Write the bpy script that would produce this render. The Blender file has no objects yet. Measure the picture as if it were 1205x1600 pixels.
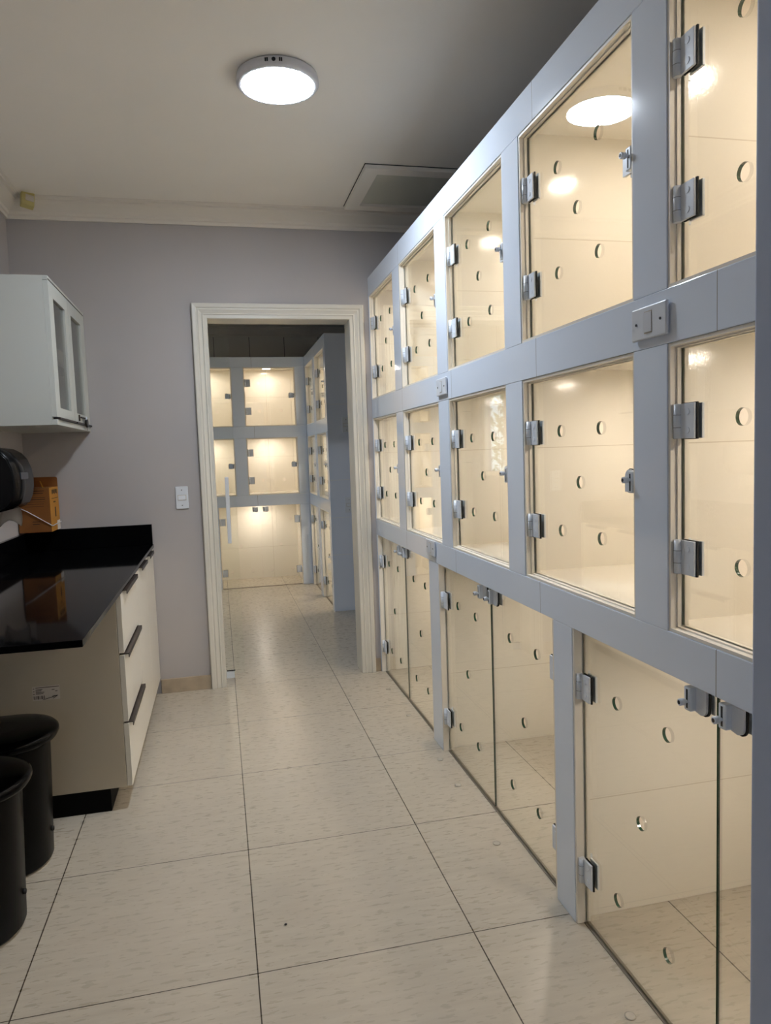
import bpy, bmesh, math, random
from mathutils import Vector, Matrix
random.seed(7)
PI = math.pi
S = bpy.context.scene
C = S.collection

# ------------------------------------------------------------------ camera
F_PX, YAW, PITCH, ROLL, CAM_H = 1130.1, 0.22481, 0.08206, -0.03453, 1.35
fwd = Vector((math.sin(YAW)*math.cos(PITCH), math.cos(YAW)*math.cos(PITCH), -math.sin(PITCH)))
rgt = Vector((math.cos(YAW), -math.sin(YAW), 0)); upv = rgt.cross(fwd)
r2 = rgt*math.cos(ROLL) + upv*math.sin(ROLL); u2 = upv*math.cos(ROLL) - rgt*math.sin(ROLL)
cam_data = bpy.data.cameras.new('camera'); cam = bpy.data.objects.new('camera', cam_data); C.objects.link(cam)
cam.matrix_world = Matrix(((r2.x, u2.x, -fwd.x, 0), (r2.y, u2.y, -fwd.y, 0), (r2.z, u2.z, -fwd.z, CAM_H), (0, 0, 0, 1)))
cam_data.sensor_fit = 'VERTICAL'; cam_data.sensor_height = 36; cam_data.sensor_width = 36
cam_data.lens = 36*F_PX/1600; cam_data.clip_start = 0.02
S.camera = cam

# ------------------------------------------------------------------ exposure, world, daylight
S.view_settings.view_transform = 'Standard'; S.view_settings.look = 'None'
S.view_settings.exposure = 0.0; S.view_settings.gamma = 1.0; S.view_settings.use_curve_mapping = False
S.cycles.use_denoising = True
S.cycles.transparent_max_bounces = 32; S.cycles.max_bounces = 12; S.cycles.diffuse_bounces = 6
S.cycles.glossy_bounces = 6; S.cycles.sample_clamp_indirect = 6.0
S.cycles.caustics_reflective = False; S.cycles.caustics_refractive = False
W = bpy.data.worlds.new('sky'); S.world = W; W.use_nodes = True
W.node_tree.nodes['Background'].inputs[0].default_value = (0.62, 0.80, 1.0, 1)
W.node_tree.nodes['Background'].inputs[1].default_value = 2.2
LAMP_E, CAGE_E, LOW_E = 152.0, 222.0, 250.0         # emission of the ceiling lamp, upper-cage and lower-cage lamps
LAMP_C, CAGE_C = (0.80, 0.89, 1.0), (1.0, 0.865, 0.735)
def daylight(name, loc, rot, sx, sy):      # portals that guide the sky's light through the windows
    d = bpy.data.lights.new(name, 'AREA'); d.shape = 'RECTANGLE'; d.size = sx; d.size_y = sy; d.energy = 1; d.cycles.is_portal = True
    o = bpy.data.objects.new(name, d); o.location = loc; o.rotation_euler = rot; C.objects.link(o); return o
daylight('daylight_rear_window', (-0.6, -2.27, 1.6), (PI/2, 0, 0), 0.8, 1.4)
daylight('daylight_far_window', (-1.2, 7.25, 1.515), (0, -PI/2, 0), 0.93, 1.3)
daylight('daylight_added_window', (-1.2, 5.25, 1.475), (0, -PI/2, 0), 1.05, 1.0)

# ------------------------------------------------------------------ helpers
def lin(c):
    return tuple(((v/255)/12.92 if v/255 <= 0.04045 else ((v/255+0.055)/1.055)**2.4) for v in c)
def mat(name, rgb, rough=0.5, metal=0.0, spec=0.5, coat=0.0, bump=0.0, bscale=60, var=0.0, vscale=6):
    m = bpy.data.materials.new(name); m.use_nodes = True; nt = m.node_tree; b = nt.nodes['Principled BSDF']
    c = lin(rgb)
    b.inputs['Base Color'].default_value = (*c, 1); b.inputs['Roughness'].default_value = rough
    b.inputs['Metallic'].default_value = metal; b.inputs['Specular IOR Level'].default_value = spec
    if coat: b.inputs['Coat Weight'].default_value = coat; b.inputs['Coat Roughness'].default_value = 0.05
    geo = nt.nodes.new('ShaderNodeNewGeometry')
    if var:
        n = nt.nodes.new('ShaderNodeTexNoise'); n.inputs['Scale'].default_value = vscale; n.inputs['Detail'].default_value = 4
        nt.links.new(geo.outputs['Position'], n.inputs['Vector'])
        r = nt.nodes.new('ShaderNodeValToRGB')
        r.color_ramp.elements[0].position = 0.3; r.color_ramp.elements[1].position = 0.7
        r.color_ramp.elements[0].color = (*[max(0, v*(1-var)) for v in c], 1)
        r.color_ramp.elements[1].color = (*[min(1, v*(1+var)) for v in c], 1)
        nt.links.new(n.outputs['Fac'], r.inputs['Fac']); nt.links.new(r.outputs['Color'], b.inputs['Base Color'])
    if bump:
        n = nt.nodes.new('ShaderNodeTexNoise'); n.inputs['Scale'].default_value = bscale; n.inputs['Detail'].default_value = 3
        nt.links.new(geo.outputs['Position'], n.inputs['Vector'])
        bp = nt.nodes.new('ShaderNodeBump'); bp.inputs['Strength'].default_value = bump; bp.inputs['Distance'].default_value = 0.002
        nt.links.new(n.outputs['Fac'], bp.inputs['Height']); nt.links.new(bp.outputs['Normal'], b.inputs['Normal'])
    return m
def math_node(nt, op, a, b=None, c=None):
    n = nt.nodes.new('ShaderNodeMath'); n.operation = op
    for i, v in enumerate((a, b, c)):
        if v is None: continue
        if hasattr(v, 'is_linked'): nt.links.new(v, n.inputs[i])
        else: n.inputs[i].default_value = v
    return n.outputs[0]
def joint_mask(nt, sock, start, period, half):
    t = math_node(nt, 'SUBTRACT', sock, start)
    t = math_node(nt, 'PINGPONG', t, period/2) if period else math_node(nt, 'ABSOLUTE', t)
    return math_node(nt, 'LESS_THAN', t, half)
def add_joints(m, specs, rgb, space='object', depth=0.3):
    """grout lines: specs = (axis, start, period or 0 for one line, half width)"""
    nt = m.node_tree; b = nt.nodes['Principled BSDF']
    if space == 'world': src = nt.nodes.new('ShaderNodeNewGeometry').outputs['Position']
    else: src = nt.nodes.new('ShaderNodeTexCoord').outputs['Object']
    sp = nt.nodes.new('ShaderNodeSeparateXYZ'); nt.links.new(src, sp.inputs[0])
    mask = None
    for ax, st, per, half in specs:
        k = joint_mask(nt, sp.outputs[ax], st, per, half)
        mask = k if mask is None else math_node(nt, 'MAXIMUM', mask, k)
    mx = nt.nodes.new('ShaderNodeMix'); mx.data_type = 'RGBA'
    nt.links.new(mask, mx.inputs[0])
    bc = b.inputs['Base Color']
    if bc.is_linked:
        nt.links.new(bc.links[0].from_socket, mx.inputs[6])
    else: mx.inputs[6].default_value = bc.default_value
    mx.inputs[7].default_value = (*lin(rgb), 1)
    nt.links.new(mx.outputs[2], bc)
    return m

def emis(name, col, strength):
    m = bpy.data.materials.new(name); m.use_nodes = True; nt = m.node_tree; b = nt.nodes['Principled BSDF']
    b.inputs['Base Color'].default_value = (0.8, 0.8, 0.8, 1)
    b.inputs['Emission Color'].default_value = (*col, 1); b.inputs['Emission Strength'].default_value = strength
    return m
def glass(name, tint, rough=0.0, refl=1.0):
    m = bpy.data.materials.new(name); m.use_nodes = True; nt = m.node_tree
    for n in list(nt.nodes):
        if n.type != 'OUTPUT_MATERIAL': nt.nodes.remove(n)
    out = [n for n in nt.nodes if n.type == 'OUTPUT_MATERIAL'][0]
    tr = nt.nodes.new('ShaderNodeBsdfTransparent'); tr.inputs[0].default_value = (*tint, 1)
    gl = nt.nodes.new('ShaderNodeBsdfGlossy'); gl.inputs['Roughness'].default_value = rough
    gl.inputs[0].default_value = (0.95, 0.97, 0.96, 1)
    geo = nt.nodes.new('ShaderNodeNewGeometry')
    ior = math_node(nt, 'MULTIPLY_ADD', geo.outputs['Backfacing'], (1/1.5-1.5), 1.5)
    fr = nt.nodes.new('ShaderNodeFresnel'); nt.links.new(ior, fr.inputs['IOR'])
    fac = math_node(nt, 'MULTIPLY', fr.outputs[0], refl)
    mix = nt.nodes.new('ShaderNodeMixShader'); nt.links.new(fac, mix.inputs[0])
    nt.links.new(tr.outputs[0], mix.inputs[1]); nt.links.new(gl.outputs[0], mix.inputs[2])
    nt.links.new(mix.outputs[0], out.inputs[0])
    return m

M = {}
M['wall'] = mat('lavender_grey_paint', (177, 172, 171), 0.75, bump=0.06, bscale=90, var=0.03, vscale=1.5)
M['wall_blue'] = mat('blue_grey_paint', (198, 210, 236), 0.6, bump=0.05, bscale=90)
M['ceiling'] = mat('ceiling_paint', (248, 243, 234), 0.85, bump=0.04, var=0.02, vscale=1.2)
M['trim'] = mat('white_gloss_trim', (214, 210, 200), 0.35)
M['hatch'] = mat('hatch_board', (214, 214, 202), 0.7)
M['crown'] = mat('crown_paint', (230, 224, 214), 0.7)
M['stone'] = mat('beige_stone', (176, 160, 138), 0.45, var=0.12, vscale=14)
M['fascia'] = add_joints(mat('pale_glazed_tile', (228, 237, 250), 0.09, bump=0.03, bscale=220), [(1, 1.2, 0.79, 0.0011)], (150, 150, 150))
M['fascia_end'] = add_joints(mat('pale_glazed_tile_end', (226, 232, 244), 0.2), [(2, 0.49, 0.64, 0.002), (2, 0.81, 0, 0.002)], (235, 235, 235))
M['room_tile'] = add_joints(mat('grey_wall_tile', (228, 224, 216), 0.3), [(0, 0.02, 0.38, 0.003), (2, 0.6, 0.6, 0.002)], (70, 68, 66), space='world')
M['cage_tile'] = add_joints(mat('cream_cage_tile', (240, 234, 222), 0.13, bump=0.10, bscale=160), [(2, 0.348, 1.0, 0.0013), (2, 2.0, 0, 0.0013), (0, 0.556, 0, 0.0014)], (214, 204, 188), space='world')
M['cage_trim'] = mat('cream_painted_bead', (236, 230, 218), 0.45, bump=0.05, bscale=45)
M['glass'] = glass('clear_glass', (0.985, 0.995, 0.985))
M['glass_edge'] = mat('green_glass_edge', (30, 66, 48), 0.08, spec=0.8)
def one_sided(m):      # an edge looked at from inside its own pane lets the view through
    nt = m.node_tree; b = nt.nodes['Principled BSDF']; out = [n for n in nt.nodes if n.type == 'OUTPUT_MATERIAL'][0]
    g = nt.nodes.new('ShaderNodeNewGeometry'); tr = nt.nodes.new('ShaderNodeBsdfTransparent'); mx = nt.nodes.new('ShaderNodeMixShader')
    nt.links.new(math_node(nt, 'MULTIPLY', g.outputs['Backfacing'], 0.8), mx.inputs[0]); nt.links.new(b.outputs[0], mx.inputs[1]); nt.links.new(tr.outputs[0], mx.inputs[2]); nt.links.new(mx.outputs[0], out.inputs[0])
one_sided(M['glass_edge'])
M['steel'] = mat('satin_chrome', (226, 232, 240), 0.32, metal=0.08)
M['rubber'] = mat('black_rubber', (14, 12, 12), 0.7)
M['white_plastic'] = mat('white_plastic', (218, 222, 228), 0.35)
M['dark_hole'] = mat('dark_recess', (30, 30, 32), 0.6)
M['granite'] = mat('black_granite', (8, 8, 9), 0.05, spec=0.035, var=0.5, vscale=120)
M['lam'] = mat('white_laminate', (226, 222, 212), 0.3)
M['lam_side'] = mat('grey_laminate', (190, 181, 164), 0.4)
M['lam_upper'] = mat('white_cabinet_board', (194, 196, 190), 0.4)
M['edge'] = mat('pale_edge_band', (215, 200, 165), 0.5)
M['bronze'] = mat('dark_bronze', (52, 42, 38), 0.4, metal=0.3)
M['plinth'] = mat('black_plinth', (6, 6, 6), 0.6, spec=0.1)
M['bin'] = mat('glossy_black_plastic', (5, 5, 5), 0.2, spec=0.09)
M['bin_body'] = mat('black_plastic', (7, 6, 5), 0.35, spec=0.08)
M['disp'] = mat('dark_smoke_plastic', (7, 7, 8), 0.22, spec=0.16)
M['disp_back'] = mat('grey_plastic', (70, 66, 66), 0.4)
M['paper'] = mat('white_paper', (226, 220, 212), 0.8)
M['carton'] = mat('darker_carton', (126, 76, 27), 0.6, var=0.06, vscale=20)  # front and lid flap, darker than the right side
M['carton_side'] = mat('lighter_carton', (184, 126, 36), 0.6, var=0.05, vscale=20)
M['ink'] = mat('black_ink', (24, 16, 12), 0.7)
M['red'] = mat('dusty_red_card', (150, 70, 68), 0.6)
M['sensor'] = mat('yellowed_plastic', (196, 184, 122), 0.4)
M['sensor_lens'] = mat('milky_lens', (206, 198, 186), 0.3)
M['lamp_body'] = mat('white_lamp_rim', (214, 214, 220), 0.35)
M['lamp_glow'] = emis('cool_lamp_glow', LAMP_C, LAMP_E)
M['cage_glow'] = emis('warm_lamp_glow', CAGE_C, CAGE_E)
M['low_glow'] = emis('warm_lamp_glow_low', CAGE_C, LOW_E)
M['far_glow'] = emis('warm_lamp_glow_far', CAGE_C, CAGE_E*0.72)
M['far_low_glow'] = emis('warm_lamp_glow_far_low', CAGE_C, LOW_E*0.78)
M['cab_glass'] = glass('smoked_cabinet_glass', (0.80, 0.80, 0.78))
M['leaf'] = mat('green_leaf', (92, 140, 62), 0.5, var=0.4, vscale=9)
M['bark'] = mat('brown_bark', (80, 62, 46), 0.8)
M['clear_dot'] = mat('clear_resin_dot', (190, 182, 168), 0.12)
M['ground'] = mat('outdoor_paving', (150, 140, 128), 0.9, var=0.2)
M['low_bounce_top'] = mat('low_bounce_grey', (96, 92, 88), 0.9)  # unseen cage tops, dark grey chosen to cut lamp bounce onto the ceiling
M['strip'] = mat('sealant_strip', (128, 118, 104), 0.5)

# floor tiles: streaked beige porcelain, thin dark grout
def floor_material():
    m = mat('beige_porcelain_tile', (196, 188, 172), 0.22); nt = m.node_tree; b = nt.nodes['Principled BSDF']
    geo = nt.nodes.new('ShaderNodeNewGeometry')
    mp = nt.nodes.new('ShaderNodeMapping'); mp.inputs['Scale'].default_value = (2.6, 26, 1); nt.links.new(geo.outputs['Position'], mp.inputs['Vector'])
    n = nt.nodes.new('ShaderNodeTexNoise'); n.inputs['Scale'].default_value = 1.6; n.inputs['Detail'].default_value = 7; n.inputs['Roughness'].default_value = 0.65
    nt.links.new(mp.outputs[0], n.inputs['Vector'])
    r = nt.nodes.new('ShaderNodeValToRGB'); e = r.color_ramp.elements
    e[0].position = 0.30; e[0].color = (*lin((178, 168, 152)), 1); e[1].position = 0.66; e[1].color = (*lin((190, 181, 165)), 1)
    nt.links.new(n.outputs['Fac'], r.inputs['Fac'])
    mp2 = nt.nodes.new('ShaderNodeMapping'); mp2.inputs['Scale'].default_value = (16, 60, 1); nt.links.new(geo.outputs['Position'], mp2.inputs['Vector'])
    n2 = nt.nodes.new('ShaderNodeTexNoise'); n2.inputs['Scale'].default_value = 1.5; n2.inputs['Detail'].default_value = 5
    nt.links.new(mp2.outputs[0], n2.inputs['Vector'])
    r3 = nt.nodes.new('ShaderNodeValToRGB'); r3.color_ramp.elements[0].position = 0.30; r3.color_ramp.elements[1].position = 0.42
    r3.color_ramp.elements[0].color = (0.98, 0.975, 0.965, 1); r3.color_ramp.elements[1].color = (1, 1, 1, 1)
    nt.links.new(n2.outputs['Fac'], r3.inputs['Fac'])
    mu = nt.nodes.new('ShaderNodeMix'); mu.data_type = 'RGBA'; mu.blend_type = 'MULTIPLY'; mu.inputs[0].default_value = 1
    nt.links.new(r.outputs[0], mu.inputs[6]); nt.links.new(r3.outputs[0], mu.inputs[7])
    nt.links.new(mu.outputs[2], b.inputs['Base Color'])
    rr = nt.nodes.new('ShaderNodeMapRange'); rr.inputs['To Min'].default_value = 0.2; rr.inputs['To Max'].default_value = 0.38
    nt.links.new(n2.outputs['Fac'], rr.inputs['Value']); nt.links.new(rr.outputs[0], b.inputs['Roughness'])
    return add_joints(m, [(0, 0.033, 0.5985, 0.0018), (1, 4.300, 0.617, 0.0016)], (62, 52, 40), space='world')
M['floor'] = floor_material()

# ------------------------------------------------------------------ mesh helpers
def nb(): return bmesh.new()
def box(bm, x0, x1, y0, y1, z0, z1, mi=0, bev=0.0, seg=2):
    vs = [bm.verts.new((x, y, z)) for x in (x0, x1) for y in (y0, y1) for z in (z0, z1)]
    q = [(0, 1, 3, 2), (4, 6, 7, 5), (0, 4, 5, 1), (2, 3, 7, 6), (0, 2, 6, 4), (1, 5, 7, 3)]
    fs = [bm.faces.new([vs[i] for i in f]) for f in q]
    for f in fs: f.material_index = mi
    if bev:
        es = {e for f in fs for e in f.edges}
        r = bmesh.ops.bevel(bm, geom=list(es), offset=bev, segments=seg, affect='EDGES', profile=0.5)
        for f in r['faces']: f.material_index = mi
    return fs
def cyl(bm, c, r, h, axis='z', seg=24, mi=0, r2=None, bev=0.0):
    """solid cylinder from c along +axis"""
    r2 = r if r2 is None else r2
    res = bmesh.ops.create_cone(bm, cap_ends=True, segments=seg, radius1=r, radius2=r2, depth=h)
    vs = res['verts']
    bmesh.ops.translate(bm, verts=vs, vec=(0, 0, h/2))
    rot = {'z': Matrix.Identity(3), 'x': Matrix.Rotation(PI/2, 3, 'Y'), 'y': Matrix.Rotation(-PI/2, 3, 'X'),
           '-x': Matrix.Rotation(-PI/2, 3, 'Y'), '-y': Matrix.Rotation(PI/2, 3, 'X'), '-z': Matrix.Rotation(PI, 3, 'X')}[axis]
    bmesh.ops.rotate(bm, verts=vs, cent=(0, 0, 0), matrix=rot)
    bmesh.ops.translate(bm, verts=vs, vec=c)
    fs = {f for v in vs for f in v.link_faces}
    for f in fs: f.material_index = mi; f.smooth = len(f.verts) == 4
    if bev:
        es = {e for f in fs if len(f.verts) > 4 for e in f.edges}
        bmesh.ops.bevel(bm, geom=list(es), offset=bev, segments=2, affect='EDGES')
    return fs
def lathe(bm, prof, seg=48, mi=0, cx=0, cy=0):
    rings = []
    for r, z in prof:
        if r < 1e-6: rings.append([bm.verts.new((cx, cy, z))])
        else: rings.append([bm.verts.new((cx+r*math.cos(2*PI*i/seg), cy+r*math.sin(2*PI*i/seg), z)) for i in range(seg)])
    for a, b in zip(rings, rings[1:]):
        for i in range(seg):
            j = (i+1) % seg
            if len(a) == 1 and len(b) == 1: continue
            if len(a) == 1: f = bm.faces.new((a[0], b[j], b[i]))
            elif len(b) == 1: f = bm.faces.new((a[i], a[j], b[0]))
            else: f = bm.faces.new((a[i], a[j], b[j], b[i]))
            f.material_index = mi; f.smooth = True
def tube(bm, pts, r, seg=10, mi=0):
    rings = []
    for i, p in enumerate(pts):
        p = Vector(p); d = Vector(pts[min(i+1, len(pts)-1)])-Vector(pts[max(i-1, 0)]); d.normalize()
        a = d.orthogonal().normalized(); b = d.cross(a)
        if rings:
            a0 = (rings[-1][0].co-Vector(pts[i-1])); a = (a0-d*a0.dot(d)).normalized(); b = d.cross(a)
        rings.append([bm.verts.new(p+(a*math.cos(2*PI*k/seg)+b*math.sin(2*PI*k/seg))*r) for k in range(seg)])
    for A, B in zip(rings, rings[1:]):
        for k in range(seg):
            f = bm.faces.new((A[k], A[(k+1) % seg], B[(k+1) % seg], B[k])); f.smooth = True; f.material_index = mi
    for R in (rings[0][::-1], rings[-1]):
        f = bm.faces.new(R); f.material_index = mi
def prism(bm, outline, axis, a0, a1, mi=0):
    """outline in the plane normal to axis, extruded from a0 to a1"""
    def P(p, a):
        return {'x': (a, p[0], p[1]), 'y': (p[0], a, p[1]), 'z': (p[0], p[1], a)}[axis]
    A = [bm.verts.new(P(p, a0)) for p in outline]; B = [bm.verts.new(P(p, a1)) for p in outline]
    n = len(outline); fs = [bm.faces.new(A[::-1]), bm.faces.new(B)]
    for i in range(n): fs.append(bm.faces.new((A[i], A[(i+1) % n], B[(i+1) % n], B[i])))
    for f in fs: f.material_index = mi
    return fs
def rrect(w, h, r, seg=6, cx=0, cy=0):
    pts = []
    for k, (sx, sy) in enumerate(((1, 1), (-1, 1), (-1, -1), (1, -1))):
        for i in range(seg+1):
            a = PI/2*k+PI/2*i/seg
            pts.append((cx+sx*(w/2-r)+r*math.cos(a), cy+sy*(h/2-r)+r*math.sin(a)))
    return pts
def mesh(name, bm, mats, normals=True):
    if normals: bmesh.ops.recalc_face_normals(bm, faces=bm.faces)
    me = bpy.data.meshes.new(name); bm.to_mesh(me); bm.free()
    for m in (mats if isinstance(mats, (list, tuple)) else [mats]): me.materials.append(m)
    return me
def put(name, me, parent=None, loc=(0, 0, 0), rot=(0, 0, 0)):
    o = bpy.data.objects.new(name, me); C.objects.link(o); o.location = loc; o.rotation_euler = rot
    if parent is not None: o.parent = parent
    return o
def obj(name, bm, mats, parent=None, loc=(0, 0, 0), rot=(0, 0, 0)):
    return put(name, mesh(name, bm, mats), parent, loc, rot)
def tag(o, label, cat, group=None):
    o['label'] = label; o['category'] = cat
    if group: o['group'] = group
    return o
def thing(name, label, cat, loc=(0, 0, 0), rz=0, group=None):
    o = bpy.data.objects.new(name, None); C.objects.link(o); o.location = loc; o.rotation_euler = (0, 0, rz)
    o.empty_display_size = 0.05
    return tag(o, label, cat, group)
def struct(name, bm, mats, parent=None, loc=(0, 0, 0), rot=(0, 0, 0)):
    o = obj(name, bm, mats, parent, loc, rot)
    if parent is None: o['kind'] = 'structure'
    return o
def sbox(name, *b, m='wall', bev=0.0):
    bm = nb(); box(bm, *b, bev=bev); return struct(name, bm, M[m])
def wall_open(bm, plane, c0, c1, a0, a1, z0, z1, o):
    """wall slab with one rectangular opening o=(a0,a1,z0,z1), built as one connected ring plus reveals"""
    oa0, oa1, oz0, oz1 = o
    As = [a0, oa0, oa1, a1]; Zs = [z0, oz0, oz1, z1]
    def P(c, a, z): return (c, a, z) if plane == 'x' else (a, c, z)
    V = {}
    for k, c in enumerate((c0, c1)):
        for i, a in enumerate(As):
            for j, z in enumerate(Zs): V[k, i, j] = None
    def v(k, i, j):
        if V[k, i, j] is None: V[k, i, j] = bm.verts.new(P((c0, c1)[k], As[i], Zs[j]))
        return V[k, i, j]
    cells = [(i, j) for i in range(3) for j in range(3) if (i, j) != (1, 1) and Zs[j+1]-Zs[j] > 1e-6]
    for k in (0, 1):
        for i, j in cells: bm.faces.new((v(k, i, j), v(k, i+1, j), v(k, i+1, j+1), v(k, i, j+1)))
    cs = set(cells)
    for i, j in cells:
        for (di, dj, e) in ((-1, 0, ((i, j), (i, j+1))), (1, 0, ((i+1, j), (i+1, j+1))), (0, -1, ((i, j), (i+1, j))), (0, 1, ((i, j+1), (i+1, j+1)))):
            if (i+di, j+dj) not in cs:
                (p, q) = e; bm.faces.new((v(0, *p), v(0, *q), v(1, *q), v(1, *p)))

# ------------------------------------------------------------------ room shell
XL, XR, YB, YB2, YF, YREAR = -1.033, 1.75, 4.306, 4.455, 8.15, -2.1
CEIL, CRZ = 2.757, 2.657
sbox('floor', -1.25, 1.95, -2.3, 8.35, -0.12, 0.0, m='floor')
sbox('ceiling', -1.25, 1.95, -2.3, 8.35, CEIL, CEIL+0.12, m='ceiling')
bm = nb(); wall_open(bm, 'x', XL-0.15, XL, 6.0, 8.3, 0, CEIL, (6.6, 7.9, 1.05, 1.98)); struct('wall_left_far', bm, M['wall'])
bm = nb(); wall_open(bm, 'x', XL-0.15, XL, -2.3, 5.999, 0, CEIL, (4.75, 5.75, 0.95, 2.0)); struct('wall_left', bm, M['wall'])
sbox('wall_right', XR, XR+0.15, -2.25, 8.15, 0, CEIL)
bm = nb(); wall_open(bm, 'y', YB, YB2, XL, XR, 0, CEIL, (-0.037, 0.821, 0, 2.161)); struct('wall_back', bm, M['wall'])
sbox('wall_far', XL, XR, YF, YF+0.15, 0, CEIL, m='room_tile')
bm = nb(); wall_open(bm, 'y', YREAR-0.15, YREAR, XL, XR, 0, CEIL, (-1.0, -0.2, 0.9, 2.3)); struct('wall_rear', bm, M['wall'])
sbox('wall_near_right', 0.541, XR, 0.48, 0.648, 0, CEIL, m='wall_blue', bev=0.004)

def window(name, plane, c, a0, a1, z0, z1):
    t, d = 0.05, 0.05
    bm = nb()
    def B(A0, A1, Z0, Z1, cc, dd):
        if plane == 'y': box(bm, A0, A1, cc-dd/2, cc+dd/2, Z0, Z1)
        else: box(bm, cc-dd/2, cc+dd/2, A0, A1, Z0, Z1)
    B(a0, a1, z0, z0+t, c, d); B(a0, a1, z1-t, z1, c, d); B(a0, a0+t, z0+t, z1-t, c, d); B(a1-t, a1, z0+t, z1-t, c, d)
    m_ = (a0+a1)/2; B(m_-t/2, m_+t/2, z0+t, z1-t, c, d)
    w = struct(name, bm, M['trim'])
    bm = nb()
    B(a0+t, a1-t, z0+t, z1-t, c, 0.006)
    obj('pane', bm, M['glass'], w)
window('window_1', 'y', YREAR-0.075, -1.0, -0.2, 0.9, 2.3)
window('window_2', 'x', XL-0.075, 6.6, 7.9, 1.05, 1.98)
window('added_side_window', 'x', XL-0.075, 4.75, 5.75, 0.95, 2.0)  # unseen window, added to bring cool daylight onto the far pillar

# crown moulding, one profile along three walls
CP = [(0, 0), (0.012, 0), (0.014, 0.016), (0.022, 0.020), (0.026, 0.034), (0.050, 0.052), (0.066, 0.066), (0.074, 0.078), (0.088, 0.082), (0.090, 0.094), (0.1, 0.0995), (0, 0.0995)]
bm = nb(); prism(bm, [(YB-p, CRZ+q) for p, q in CP], 'x', XL+0.002, XR-0.002); struct('trim_1', bm, M['crown'])
bm = nb(); prism(bm, [(XL+p, CRZ+q) for p, q in CP], 'y', YREAR+0.002, YB-0.002); struct('trim_2', bm, M['crown'])
bm = nb(); prism(bm, [(YF-p, CRZ+q) for p, q in CP], 'x', XL+0.002, XR-0.002); struct('trim_3', bm, M['crown'])
# door casing swept round the doorway, mitred
def u_sweep(bm, prof, x0, x1, zt):
    rows = []
    for o, y in prof: rows.append([bm.verts.new(p) for p in ((x0-o, y, 0.001), (x0-o, y, zt+o), (x1+o, y, zt+o), (x1+o, y, 0.001))])
    n = len(rows)
    for i in range(n):
        a, b = rows[i], rows[(i+1) % n]
        for k in range(3): bm.faces.new((a[k], a[k+1], b[k+1], b[k]))
    bm.faces.new([r[0] for r in rows]); bm.faces.new([r[3] for r in rows][::-1])
cas = [(0, 0), (0, .012), (.004, .016), (.020, .016), (.024, .020), (.026, .020), (.030, .016), (.036, .018), (.050, .024), (.054, .022), (.058, .022), (.062, .028), (.080, .030), (.085, .026), (.085, 0)]
bm = nb(); u_sweep(bm, [(o, YB-0.0005-p) for o, p in cas], -0.017, 0.801, 2.141); struct('trim_4', bm, M['trim'])
bm = nb(); u_sweep(bm, [(0, YB), (0.0195, YB), (0.0195, YB2+0.004), (0, YB2+0.004)], -0.017, 0.801, 2.141); struct('trim_5', bm, M['trim'])
bm = nb(); box(bm, -0.386, -0.103, YB-0.012, YB, 0.0, 0.082, bev=0.002); struct('baseboard_back', bm, M['stone'])
bm = nb(); box(bm, 0.888, 0.921, YB-0.012, YB, 0.0, 0.082, bev=0.002); struct('baseboard_back_right', bm, M['stone'])

# sliding glass door behind the doorway
bm = nb(); fs = box(bm, -0.80, 0.098, 4.468, 4.476, 0.028, 2.215)
bmesh.ops.recalc_face_normals(bm, faces=bm.faces)
for f in bm.faces:
    if abs(f.normal.y) < 0.5: f.material_index = 1
d1 = struct('door_1', bm, [M['glass'], M['glass_edge']])
bm = nb(); box(bm, 0.034, 0.057, 4.436, 4.454, 0.835, 1.236, bev=0.003)
for z in (0.90, 1.17): cyl(bm, (0.0455, 4.452, z), 0.006, 0.017, 'y', 12)
dh = obj('door_handle', bm, M['white_plastic'], d1); dh['label'] = 'white bar handle'
bm = nb()
box(bm, -0.015, 0.034, 4.458, 4.466, 0.012, 0.046, bev=0.001); box(bm, -0.015, 0.034, 4.478, 4.486, 0.012, 0.046, bev=0.001)
box(bm, -0.015, 0.034, 4.458, 4.486, 0.001, 0.012, bev=0.001); box(bm, -0.012, 0.038, 4.456, 4.466, 0.0465, 0.051, mi=1)
tag(obj('door_guide', bm, [M['steel'], M['rubber']]), 'small chrome floor guide clasping the foot of the sliding glass door', 'door guide')

# ------------------------------------------------------------------ ceiling lamp, hatch, motion sensor
L = thing('ceiling_lamp', 'round white surface-mounted ceiling lamp, glowing cool white', 'ceiling lamp', (0.290, 2.818, CEIL))
bm = nb(); lathe(bm, [(0, -0.0005), (0.143, -0.0005), (0.150, -0.006), (0.152, -0.030), (0.147, -0.037), (0.136, -0.039), (0.134, -0.034), (0, -0.034)], 72)
obj('rim', bm, M['lamp_body'], L)
bm = nb(); lathe(bm, [(0, -0.0345), (0.1335, -0.0345), (0.1335, -0.0375), (0.12, -0.0395), (0, -0.041)], 72)
obj('diffuser', bm, M['lamp_glow'], L)
for a in (-11, -8.5, 8, 10.5):
    bm = nb(); ang = math.radians(-100+a); p = Vector((0.1515*math.cos(ang), 0.1515*math.sin(ang), -0.018))
    q = box(bm, -0.0012, 0.0022, -0.0022, 0.0022, -0.006, 0.006); vs = list({v for f in q for v in f.verts})
    bmesh.ops.rotate(bm, verts=vs, cent=(0, 0, 0), matrix=Matrix.Rotation(ang, 3, 'Z')); bmesh.ops.translate(bm, verts=vs, vec=p)
    obj('vent_slot', bm, M['dark_hole'], L)
ang = math.radians(-100)
bm = nb(); cyl(bm, (0.1505, 0, -0.018), 0.007, 0.0022, 'x', 20); obj('emblem', bm, M['dark_hole'], L, rot=(0, 0, ang))

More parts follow.
